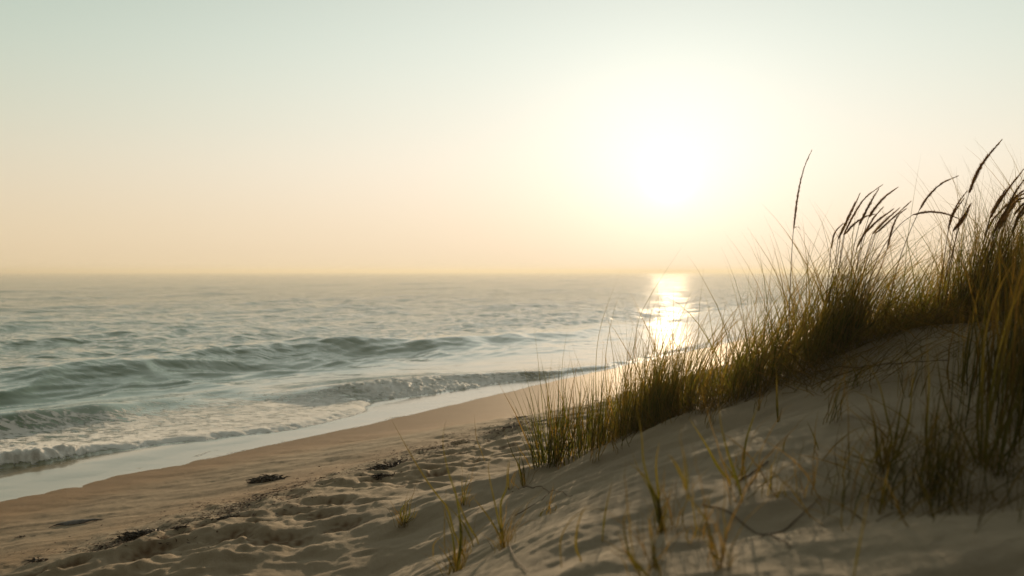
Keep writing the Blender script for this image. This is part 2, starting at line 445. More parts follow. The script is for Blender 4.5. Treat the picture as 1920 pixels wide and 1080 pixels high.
    edge = np.maximum(edge, np.exp(-(ln / .02) ** 2) * .23 * sstep(0, .4, pnoise(s * .5, s * 0 + 3, 101)))
    foam = np.maximum(foam * (1 - fl), edge * sstep(-.3, .3, pnoise(s * 1.3, s * 0, 99)))
    calm = np.where(u > uf, .022, .05 + .55 * shoal + 1.4 * sstep(20, 90, np.hypot(x, y)))
    calm = np.where((e > -1) & (e < 4), np.minimum(calm, .45), calm)
    return zz, foam, silt, calm, fl

def build_water():
    global BANDS
    d = (.97, .24)
    BANDS = [(ocean_tile(1024, 34.0, .35, 1.2, 3, d, 1.2, 1.9), 34.0, .014, .35), (ocean_tile(1024, 61.0, 1.0, 4.0, 4, d, 2.0, 1.9), 61.0, .028, 1.2),
             (ocean_tile(512, 170.0, 4.0, 14.0, 5, d, 3, 1.8), 170.0, .032, 4.0)]
    a = np.concatenate([np.arange(-88, -42, 2.0), np.arange(-42, -32, .4), np.arange(-32, 32, .058), np.arange(32, 42, .4), np.arange(42, 88.1, 2.0)])
    r = np.concatenate([np.exp(np.arange(math.log(6.0), math.log(60), .0042)), np.exp(np.arange(math.log(60.3), math.log(700), .0058)), np.geomspace(710, 7500, 60)])
    A, R = np.meshgrid(np.radians(a), r)
    x = R * np.sin(A); y = R * np.cos(A)
    sp = R * np.where(R < 60, .0042, .006)
    z, foam, silt, calm, fl = water_height(x, y, sp)
    z = np.where(R > 700, z * .15, z)
    V = np.stack([x, y, z], -1).reshape(-1, 3)
    me = mesh_np('water', V, grid_faces(len(r), len(a), False)[:, ::-1], {'foam': foam, 'silt': silt, 'calm': calm, 'film': fl})
    o = link('water', me, M_WATER); tag(o, kind='structure')

# ------------------------------------------------------------------ grass
def catmull(P, n):
    P = np.asarray(P, float)
    if len(P) == 2:
        t = np.linspace(0, 1, n)[:, None]; return P[0] * (1 - t) + P[1] * t
    Q = np.vstack([2 * P[0] - P[1], P, 2 * P[-1] - P[-2]])
    seg = np.linalg.norm(np.diff(P, axis=0), axis=1); cum = np.concatenate([[0], np.cumsum(seg)]); tt = np.linspace(0, cum[-1], n)
    out = []
    for t in tt:
        i = min(np.searchsorted(cum, t, side='right') - 1, len(seg) - 1); f = (t - cum[i]) / max(seg[i], 1e-9)
        a, b, c, d = Q[i], Q[i + 1], Q[i + 2], Q[i + 3]
        out.append(.5 * ((2 * b) + (c - a) * f + (2 * a - 5 * b + 4 * c - d) * f * f + (3 * b - a - 3 * c + d) * f ** 3))
    return np.array(out)

class Blades:
    def __init__(s): s.V = []; s.F = []; s.D = []; s.T = []; s.n = 0
    def add(s, P, w, dry, tone=1.0, roll=None, fold=.35, tipdry=0.0):
        """a folded leaf along the points P: two half-blades meeting at a keel"""
        P = np.asarray(P); n = len(P)
        d = np.gradient(P, axis=0); d /= np.linalg.norm(d, axis=1)[:, None] + 1e-9
        a = rng.random() * math.pi * .9 - math.pi * .45 if roll is None else roll
        ref = np.array([math.cos(a), math.sin(a), 0.0])
        side = ref[None] - (d @ ref)[:, None] * d; side /= np.linalg.norm(side, axis=1)[:, None] + 1e-9
        nor = np.cross(side, d)
        t = np.linspace(0, 1, n)
        ww = w * np.minimum(1, .62 + t * 1.6) * np.clip((1 - t) * 1.45, 0.04, 1) ** .85
        L = P - side * ww[:, None] * .5; R = P + side * ww[:, None] * .5; K = P + nor * ww[:, None] * fold
        s.V.append(np.stack([L, K, R], 1).reshape(-1, 3))
        i = np.arange(n - 1)[:, None] * 3 + s.n
        s.F.append(np.vstack([np.hstack([i, i + 1, i + 4, i + 3]), np.hstack([i + 1, i + 2, i + 5, i + 4])]))
        dd = np.clip(dry + tipdry * t ** 2 + .25 * (1 - np.clip(t / .12, 0, 1)), 0, 1)
        s.D.append(np.repeat(dd, 3)); s.T.append(np.full(n * 3, tone)); s.n += n * 3
    def tube(s, P, r0, r1, dry, tone=1.0, k=5):
        P = np.asarray(P); n = len(P)
        d = np.gradient(P, axis=0); d /= np.linalg.norm(d, axis=1)[:, None] + 1e-9
        ref = np.array([.3, .9, .1]); side = np.cross(d, ref); side /= np.linalg.norm(side, axis=1)[:, None]; nor = np.cross(side, d)
        r = np.linspace(r0, r1, n)[:, None]
        rings = [P + (side * math.cos(2 * math.pi * j / k) + nor * math.sin(2 * math.pi * j / k)) * r for j in range(k)]
        s.V.append(np.stack(rings, 1).reshape(-1, 3))
        i = np.arange(n - 1)[:, None] * k + s.n
        s.F.append(np.vstack([np.hstack([i + j, i + (j + 1) % k, i + k + (j + 1) % k, i + k + j]) for j in range(k)]))
        s.D.append(np.full(n * k, dry)); s.T.append(np.full(n * k, tone)); s.n += n * k
    def build(s, name, mat, parent=None, origin=(0, 0, 0)):
        V = np.vstack(s.V) - np.asarray(origin)
        me = mesh_np(name, V, np.vstack(s.F), {'dry': np.concatenate(s.D), 'tone': np.concatenate(s.T)})
        return link(name, me, mat, parent)

def grown(base, L, th0, th1, az, n=9, wob=.0):
    """points of a leaf growing from base: leans th0 at the root, th1 at the tip, towards azimuth az"""
    t = np.linspace(0, 1, n); th = th0 + (th1 - th0) * t ** 1.6
    st = L / (n - 1)
    dx = np.sin(th) * math.cos(az); dy = np.sin(th) * math.sin(az); dz = np.cos(th)
    P = np.zeros((n, 3)); P[1:, 0] = np.cumsum(dx[:-1]) * st; P[1:, 1] = np.cumsum(dy[:-1]) * st; P[1:, 2] = np.cumsum(dz[:-1]) * st
    if wob: P[1:, 0] += np.cumsum(rng.normal(0, wob, n - 1)); P[1:, 1] += np.cumsum(rng.normal(0, wob, n - 1))
    return P + base

def wind_leaf(B, base, L, right, w, drier=0.0, n=9, spread=.5, tone=None):
    az = rng.normal(0.0, .75)                        # mostly towards +x (wind from the sea side)
    th0 = max(0.0, rng.normal(right * .35, .13)); th1 = th0 + abs(rng.normal(right * .9 + .15, .28))
    if rng.random() < .18: az += math.pi; th0 *= .7; th1 *= .6
    P = grown(base - np.array([0, 0, .02]), L, th0, th1, az, n, .002)
    dry = np.clip(rng.beta(1.0, 2.1) + drier, 0, 1)
    B.add(P, w, dry, tone if tone else rng.uniform(.8, 1.4), tipdry=.5 * rng.random())

RIDGE = np.array([(.07, 5.3), (.2, 5.2), (.4, 5.05), (.7, 4.75), (1.06, 4.55), (1.4, 4.5), (1.64, 4.55), (2.0, 4.6), (2.4, 4.6), (2.9, 4.7)])
RPX = np.array([CX + FX * a / b for a, b in RIDGE])
def ridge_at(px):
    return np.array([np.interp(px, RPX, RIDGE[:, 0]), np.interp(px, RPX, RIDGE[:, 1])])

def roots(n, px0, px1, deep, power=1.3):
    px = rng.uniform(px0, px1, n); out = []
    dp = rng.random(n) ** power * deep - .04
    y = np.interp(px, RPX, RIDGE[:, 1]) + dp + .05 * pnoise(px * .02, px * 0, 5)
    x = np.interp(px, RPX, RIDGE[:, 0]) + dp * .28 + rng.normal(0, .02, n)
    z = full_height(x, y)[0]
    return np.stack([x, y, z], 1), px

def build_ridge_grass():
    B = Blades()
    # the continuous mass along the crest
    P, px = roots(5600, 1105, 2060, 1.0)
    clump = .5 + .5 * pnoise(P[:, 0] * 3.4, P[:, 1] * 3.4, 15)
    hgt = np.interp(px, [1105, 1180, 1300, 1400, 1500, 1600, 1680, 1740, 1800, 1900, 2060], [.40, .42, .42, .44, .50, .52, .38, .40, .50, .56, .58])
    right = np.interp(px, [1105, 1200, 1350, 1500, 1700, 2060], [.25, .45, .75, .9, 1.0, .8])
    for i in range(len(P)):
        if rng.random() > .16 + 1.15 * clump[i] ** 1.6: continue
        q = rng.random()
        L = hgt[i] * (rng.uniform(.55, 1.05) if q < .66 else rng.uniform(1.0, 1.75)) * (.75 + .4 * clump[i])
        wind_leaf(B, P[i], L, right[i], rng.uniform(.0028, .0060), drier=.10 + .15 * (q > .9))
    # tangled dead leaves at the foot of the mass, towards the camera
    P, px = roots(1500, 1130, 2040, .3)
    for i in range(len(P)):
        b = P[i] - np.array([0, rng.random() * .22, 0]); b[2] = 0
        P[i] = b
    P[:, 2] = full_height(P[:, 0], P[:, 1])[0]
    for i in range(len(P)):
        az = rng.uniform(0, 2 * math.pi); L = rng.uniform(.10, .34)
        B.add(grown(P[i] - np.array([0, 0, .01]), L, rng.uniform(.5, 1.1), rng.uniform(1.3, 2.0), az, 8, .004), rng.uniform(.0018, .0032), np.clip(rng.uniform(.4, 1.1), 0, 1), rng.uniform(.45, 1.0))
    P, px = roots(520, 1440, 1900, .1)
    P[:, 1] -= rng.random(len(P)) ** 1.5 * .75; P[:, 2] = full_height(P[:, 0], P[:, 1])[0]
    for i in range(len(P)):
        az = rng.normal(0, .9) + (math.pi if rng.random() < .35 else 0)
        B.add(grown(P[i] - np.array([0, 0, .01]), rng.uniform(.15, .5), rng.uniform(.7, 1.3), rng.uniform(1.45, 1.9), az, 10, .005), rng.uniform(.002, .0042), np.clip(rng.uniform(.5, 1.1), 0, 1), rng.uniform(.4, .9))
    o = B.build('dune_grass', M_GRASS)
    tag(o, 'thick band of marram grass covering the dune crest and leaning right', 'grass', kind='stuff')

def px_blade(B, pts, y0, w, dry, lean=0.0, n=16, root=None, tone=1.0, roll=None):
    """a leaf through pixels pts (root first) at distance y0, leaning lean metres away from or towards the viewer at its tip"""
    P = []
    for i, (px, py) in enumerate(pts):
        t = i / (len(pts) - 1); P.append(at_depth(px, py, y0 + lean * t * t))
    if root is not None: P[0] = root
    P = catmull(P, n)
    P[0] = P[0] - np.array([0, 0, .012])
    B.add(P, w, dry, tone, roll=(rng.normal(0, .45) if roll is None else roll), tipdry=.35)

def clump_thing(label, px0, px1, deep, n, hgt, right, extra=(), drier=0.0, fan=0.0, wide=(.0026, .0048), shift=0.0):
    P, px = roots(n, px0, px1, deep, 1.0)
    mid = (px0 + px1) / 2
    c = ridge_at(mid); origin = np.array([c[0], c[1] + deep * .4, ground_z(c[0], c[1] + deep * .4)])
    root = empty('marram_clump', origin)
    tag(root, label, 'grass clump', 'marram clumps along the dune edge')
    G = Blades(); D = Blades()
    for i in range(n):
        L = hgt * (rng.uniform(.45, 1.0) if rng.random() < .75 else rng.uniform(.9, 1.35))
        f = (px[i] - mid) / (px1 - px0) * fan
        B = D if rng.random() < .22 else G
        az = rng.normal(0, .9); th = right * .3 + f + rng.normal(0, .10); th1 = th + rng.normal(right * .6, .22)
        if th < 0: az += math.pi; th = -th; th1 = th + abs(rng.normal(.1, .15))
        B.add(grown(P[i] - np.array([0, 0, .02]), L, th, th1, az, 9, .002), rng.uniform(*wide), np.clip((rng.beta(1, 5) if B is G else rng.uniform(.6, 1)) + drier, 0, 1), rng.uniform(.45, .95), tipdry=.3)
    for pts in extra:
        c2 = ridge_at(pts[0][0]); yy = c2[1] + deep * .3
        px_blade(G, pts, yy, .0034, rng.uniform(0, .5), rng.uniform(-.1, .1))
    G.build('leaves', M_GRASS, root, origin)
    dd = D.build('dead_leaves', M_GRASS, root, origin); dd['label'] = 'straw coloured dead leaves among the green ones'
    return root

def near_clump(label, cx, cy, rx, ry, n, hgt, right, wide):
    origin = np.array([cx, cy, ground_z(cx, cy)])
    root = empty('marram_clump', origin); tag(root, label, 'grass clump', 'marram clumps along the dune edge')
    G = Blades(); D = Blades()
    a = rng.random(n) * 2 * math.pi; r = np.abs(rng.normal(0, .62, n))
    x = cx + rx * r * np.cos(a); y = cy + ry * r * np.sin(a); z = full_height(x, y)[0]
    for i in range(n):
        B = D if rng.random() < .35 else G
        th = abs(rng.normal(.12, .12)); az = rng.normal(0, 1.0)
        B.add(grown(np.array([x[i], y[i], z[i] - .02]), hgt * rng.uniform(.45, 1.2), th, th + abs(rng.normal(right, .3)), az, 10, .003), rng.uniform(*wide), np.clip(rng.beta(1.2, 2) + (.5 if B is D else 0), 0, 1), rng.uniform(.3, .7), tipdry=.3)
    for i in range(160):
        aa = rng.random() * 6.283; q = .3 + 1.3 * rng.random(); xx = cx + rx * q * math.cos(aa); yy = cy + ry * q * math.sin(aa)
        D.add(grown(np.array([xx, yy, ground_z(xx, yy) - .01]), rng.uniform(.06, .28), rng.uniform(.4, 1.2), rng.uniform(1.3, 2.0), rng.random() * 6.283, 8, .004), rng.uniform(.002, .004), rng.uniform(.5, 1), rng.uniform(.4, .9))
    G.build('leaves', M_GRASS, root, origin)
    dd = D.build('dead_leaves', M_GRASS, root, origin); dd['label'] = 'brown dead leaves among the green ones'

def seed_head(P, R, fuzz):
    """a bottlebrush spike along P: tapered core plus overlapping spikelets"""
    P = catmull(P, 26); n = len(P); t = np.linspace(0, 1, n)
    prof = np.clip(np.sin(np.pi * (t * .93 + .07) ** .55), 0.05, 1) ** .8
    d = np.gradient(P, axis=0); d /= np.linalg.norm(d, axis=1)[:, None]
    ref = np.array([.2, .95, .1]); side = np.cross(d, ref); side /= np.linalg.norm(side, axis=1)[:, None]; nor = np.cross(side, d)
    k = 6; V = []; F = []
    for j in range(k):
        V.append(P + (side * math.cos(2 * math.pi * j / k) + nor * math.sin(2 * math.pi * j / k)) * (prof * R * .62)[:, None])
    V = np.stack(V, 1).reshape(-1, 3); i = np.arange(n - 1)[:, None] * k
    F = [np.hstack([i + j, i + (j + 1) % k, i + k + (j + 1) % k, i + k + j]) for j in range(k)]
    VV = [V]; nv = len(V)
    for q in range(fuzz):
        a = rng.random() ** 1.0 * .97; f = a * (n - 1); i0 = int(f); p = P[i0] + (P[min(i0 + 1, n - 1)] - P[i0]) * (f - i0)
        an = rng.random() * 2 * math.pi; out = side[i0] * math.cos(an) + nor[i0] * math.sin(an)
        rr = prof[i0] * R; ln = rng.uniform(.010, .021) * (1 - .35 * a)
        b0 = p + out * rr * .3; tip = b0 + d[i0] * ln + out * (rr * rng.uniform(.5, 1.35) + .0008); tan = np.cross(out, d[i0]) * rng.uniform(.0010, .0018)
        md = b0 * .5 + tip * .5 + out * .0006
        VV.append(np.array([b0, md + tan, tip, md - tan])); F.append(np.array([[nv, nv + 1, nv + 2, nv + 3]])); nv += 4
    return np.vstack(VV), np.vstack(F)

def stalk_thing(label, stem, head, y0, lean=0.0, R=.0052, group='seed stalks above the dune grass', leaf=None, fuzz=150, stem_r=.0026, green=.9):
    """a flowering stalk: stem (pixels, root first) and seed head (pixels from its base to its tip)"""
    pts = stem + head[1:] if stem[-1] == head[0] else stem + head
    n = len(pts); ns = len(stem)
    dep = [y0 + lean * (i / (n - 1)) ** 2 for i in range(n)]
    W = [at_depth(px, py, dd) for (px, py), dd in zip(pts, dep)]
    g = ground_z(W[0][0], W[0][1]); base = np.array([W[0][0], W[0][1], g - .01])
    if g > W[0][2] - .02: W[0] = base
    else: W = [base] + W; ns += 1
    origin = base
    root = empty('seed_stalk', origin); tag(root, label, 'grass stalk', group)
    S = Blades(); S.tube(catmull(W[:ns], 22), stem_r, stem_r * .6, green, rng.uniform(.6, .9)); S.build('stem', M_STALK, root, origin)
    hp = W[ns - 1:]
    V, F = seed_head(hp, R * 1.3, int(fuzz * 1.4))
    me = mesh_np('seed_head', V - origin, F, smooth=False); link('seed_head', me, M_SEED, root)
    if leaf:
        L = Blades(); L.add(catmull([at_depth(px, py, dep[-1] * .4 + y0 * .6) for px, py in leaf], 10), .004, .9, .8, roll=0.2); L.build('leaf', M_STALK, root, origin)
    return root

def build_stalks():
    # the four that stand apart
    stalk_thing('lone upright spike with a curled leaf, left of the other seed heads', [(1476, 720), (1481, 560), (1485, 470), (1488, 431)], [(1488, 431), (1496, 368), (1507, 320), (1523, 282)], 4.62, R=.0042,
                leaf=[(1488, 431), (1493, 428), (1498, 429), (1502, 435)], fuzz=110)
    stalk_thing('seed head bowing right in a wide arc, upper of the two arched ones', [(1655, 640), (1678, 520), (1700, 452), (1724, 396)], [(1724, 396), (1741, 370), (1765, 347), (1797, 332)], 4.7, R=.0046)
    stalk_thing('seed head bent over until its tip points down, under the bowed one', [(1596, 640), (1640, 500), (1680, 432), (1712, 405)], [(1712, 405), (1740, 400), (1772, 403), (1801, 414)], 4.66, R=.0046)
    stalk_thing('tallest dark plume, reaching highest against the sky', [(1752, 610), (1780, 500), (1800, 420), (1817, 364)], [(1817, 364), (1833, 325), (1851, 297), (1880, 263)], 4.6, R=.0078, fuzz=260)
    A = [([(1576, 444), (1600, 393), (1613, 364)], .0036, 'slim straight seed head on the seaward edge of the dense plume cluster'),
         ([(1582, 442), (1604, 400), (1624, 372), (1656, 348)], .0048, 'long curved seed head with the highest tip in the dense plume cluster'),
         ([(1611, 424), (1622, 402), (1634, 379), (1648, 356)], .0056, 'straight thick seed head crossing just under the highest curved one in the cluster'),
         ([(1629, 410), (1641, 392), (1659, 372), (1684, 353)], .0058, 'thick seed head whose tip reaches farthest up to the right of the cluster'),
         ([(1584, 442), (1600, 424), (1622, 409), (1640, 404)], .0044, 'low slanting seed head lying nearly flat inside the plume cluster'),
         ([(1607, 466), (1622, 438), (1640, 409), (1657, 390)], .0054, 'long seed head hanging lowest in the middle of the plume cluster'),
         ([(1624, 438), (1646, 416), (1676, 394)], .0046, 'upper of three parallel seed heads slanting right out of the cluster'),
         ([(1636, 441), (1658, 418), (1688, 391)], .0050, 'middle of three parallel seed heads slanting right out of the cluster'),
         ([(1642, 440), (1669, 416), (1709, 379)], .0046, 'longest and lowest of three parallel seed heads slanting right'),
         ([(1664, 467), (1673, 431), (1684, 407), (1700, 393)], .0050, 'seed head standing apart just right of the plume cluster'),
         ([(1571, 452), (1588, 414), (1604, 380)], .0034, 'thin seed head tucked behind the slim straight one of the cluster'),
         ([(1558, 470), (1565, 440), (1580, 422)], .0030, 'short thin drooping spike below the seaward side of the cluster')]
    for i, (hd, R, lab) in enumerate(A):
        b = hd[0]; bx = 1545 + (b[0] - 1560) * .55
        y0 = 4.62 + .28 * rng.random()
        st = [(bx, 655), (bx + (b[0] - bx) * .30, 560 + rng.normal(0, 8)), (bx + (b[0] - bx) * .68, b[1] + 52), b]
        stalk_thing(lab, st, hd, y0, rng.uniform(-.1, .15), R=R)
    Bq = [([(1778, 433), (1784, 409), (1796, 384), (1813, 361)], .0046, 'curved seed head left of the tallest plume, its stem crossing under'),
          ([(1787, 436), (1806, 409), (1821, 384)], .0062, 'thick short seed head directly below the tallest plume'),
          ([(1779, 427), (1790, 400), (1808, 374)], .0036, 'thin seed head between the curved and the thick one below the tallest plume'),
          ([(1795, 430), (1812, 405), (1818, 386)], .0046, 'small seed head overlapping the thick one below the tallest plume'),
          ([(1856, 412), (1876, 378), (1898, 347), (1926, 312)], .0070, 'dark seed head leaving the frame highest at the right edge'),
          ([(1869, 424), (1887, 396), (1903, 364), (1926, 332)], .0072, 'dark ragged seed head just below the highest one at the right edge'),
          ([(1880, 412), (1898, 378), (1930, 352)], .0066, 'seed head third down from the top at the right edge'),
          ([(1893, 396), (1908, 378), (1935, 370)], .0056, 'seed head nodding almost level at the right edge'),
          ([(1858, 402), (1876, 372), (1886, 357)], .0042, 'short seed head on the seaward side of the right edge plumes'),
          ([(1872, 432), (1884, 405), (1900, 380)], .0062, 'ragged seed head deep inside the plumes at the right edge'),
          ([(1900, 432), (1915, 400), (1945, 372)], .0060, 'lowest seed head touching the right edge')]
    for i, (hd, R, lab) in enumerate(Bq):
        b = hd[0]; bx = 1748 + (b[0] - 1770) * .75
        y0 = 4.55 + .3 * rng.random()
        st = [(bx, 640), (bx + (b[0] - bx) * .32, 548 + rng.normal(0, 8)), (bx + (b[0] - bx) * .68, b[1] + 55), b]
        stalk_thing(lab, st, hd, y0, rng.uniform(-.1, .15), R=R)

def build_hidden_stalks():
    for i in range(9):
        bx, by = rng.uniform(1845, 1915), rng.uniform(395, 450); a = rng.uniform(.5, 1.0); L = rng.uniform(38, 62)
        hd = [(bx, by), (bx + L * .5 * math.sin(a * .8), by - L * .5 * math.cos(a * .8)), (bx + L * math.sin(a), by - L * math.cos(a * 1.1))]
        rx = 1770 + (bx - 1845) * .9
        stalk_thing('thin seed head half hidden deep in the crowded plumes at the right edge', [(rx, 640), (rx + (bx - rx) * .35, 550), (rx + (bx - rx) * .7, by + 55), (bx, by)], hd, rng.uniform(4.6, 5.0), rng.uniform(-.1, .1), R=rng.uniform(.0036, .006))

def build_clumps():
    clump_thing('outermost marram clump at the seaward end of the dune, leaves fanned wide', 1004, 1046, .30, 115, .44, .10, fan=.8, wide=(.0042, .0078),
                extra=[[(1026, 860), (1015, 740), (1008, 670), (999, 600)], [(1040, 860), (1030, 790), (1028, 730), (1037, 660)], [(1010, 870), (985, 790), (963, 735), (945, 712)], [(1012, 868), (990, 780), (972, 730)]])
    clump_thing('second marram clump in from the seaward end, tall thin leaves over the wet sand', 1050, 1135, .42, 150, .44, .25, fan=.3, wide=(.0036, .0066),
                extra=[[(1075, 850), (1056, 760), (1054, 690), (1066, 606)], [(1100, 840), (1085, 740), (1070, 680), (1066, 650)], [(1125, 830), (1117, 720), (1125, 620), (1165, 505)], [(1110, 840), (1100, 730), (1080, 670), (1070, 640)]])
    clump_thing('marram clump under the sun glitter, one long leaf rising over the horizon', 1165, 1250, .45, 260, .36, .45, drier=.05,
                extra=[[(1175, 800), (1192, 630), (1215, 565), (1285, 455)], [(1180, 800), (1200, 650), (1220, 560), (1240, 505)], [(1190, 800), (1215, 660), (1222, 585), (1262, 520)], [(1150, 820), (1135, 690), (1150, 590), (1172, 530)], [(1210, 800), (1235, 680), (1258, 610), (1312, 545)]])
    clump_thing('tall marram clump below the dense cluster of seed heads', 1520, 1610, .4, 260, .55, .75, drier=.08,
                extra=[[(1455, 720), (1440, 600), (1432, 520), (1408, 440)], [(1455, 720), (1436, 590), (1428, 505), (1437, 470)], [(1500, 700), (1520, 600), (1555, 500), (1613, 440)], [(1470, 700), (1500, 560), (1530, 450), (1561, 380)], [(1690, 620), (1700, 470), (1712, 380), (1727, 290)]])
    clump_thing('tall dark marram clump under the plumes at the right edge', 1790, 1930, .45, 420, .60, .55, drier=.05)

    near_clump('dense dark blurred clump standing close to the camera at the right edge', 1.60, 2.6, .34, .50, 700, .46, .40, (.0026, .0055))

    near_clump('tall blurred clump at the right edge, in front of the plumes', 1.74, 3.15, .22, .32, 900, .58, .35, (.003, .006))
    near_clump('low dark clump in the deepest shade, shorter than the clumps at the right edge', 1.02, 2.42, .22, .30, 150, .24, .55, (.002, .0042))

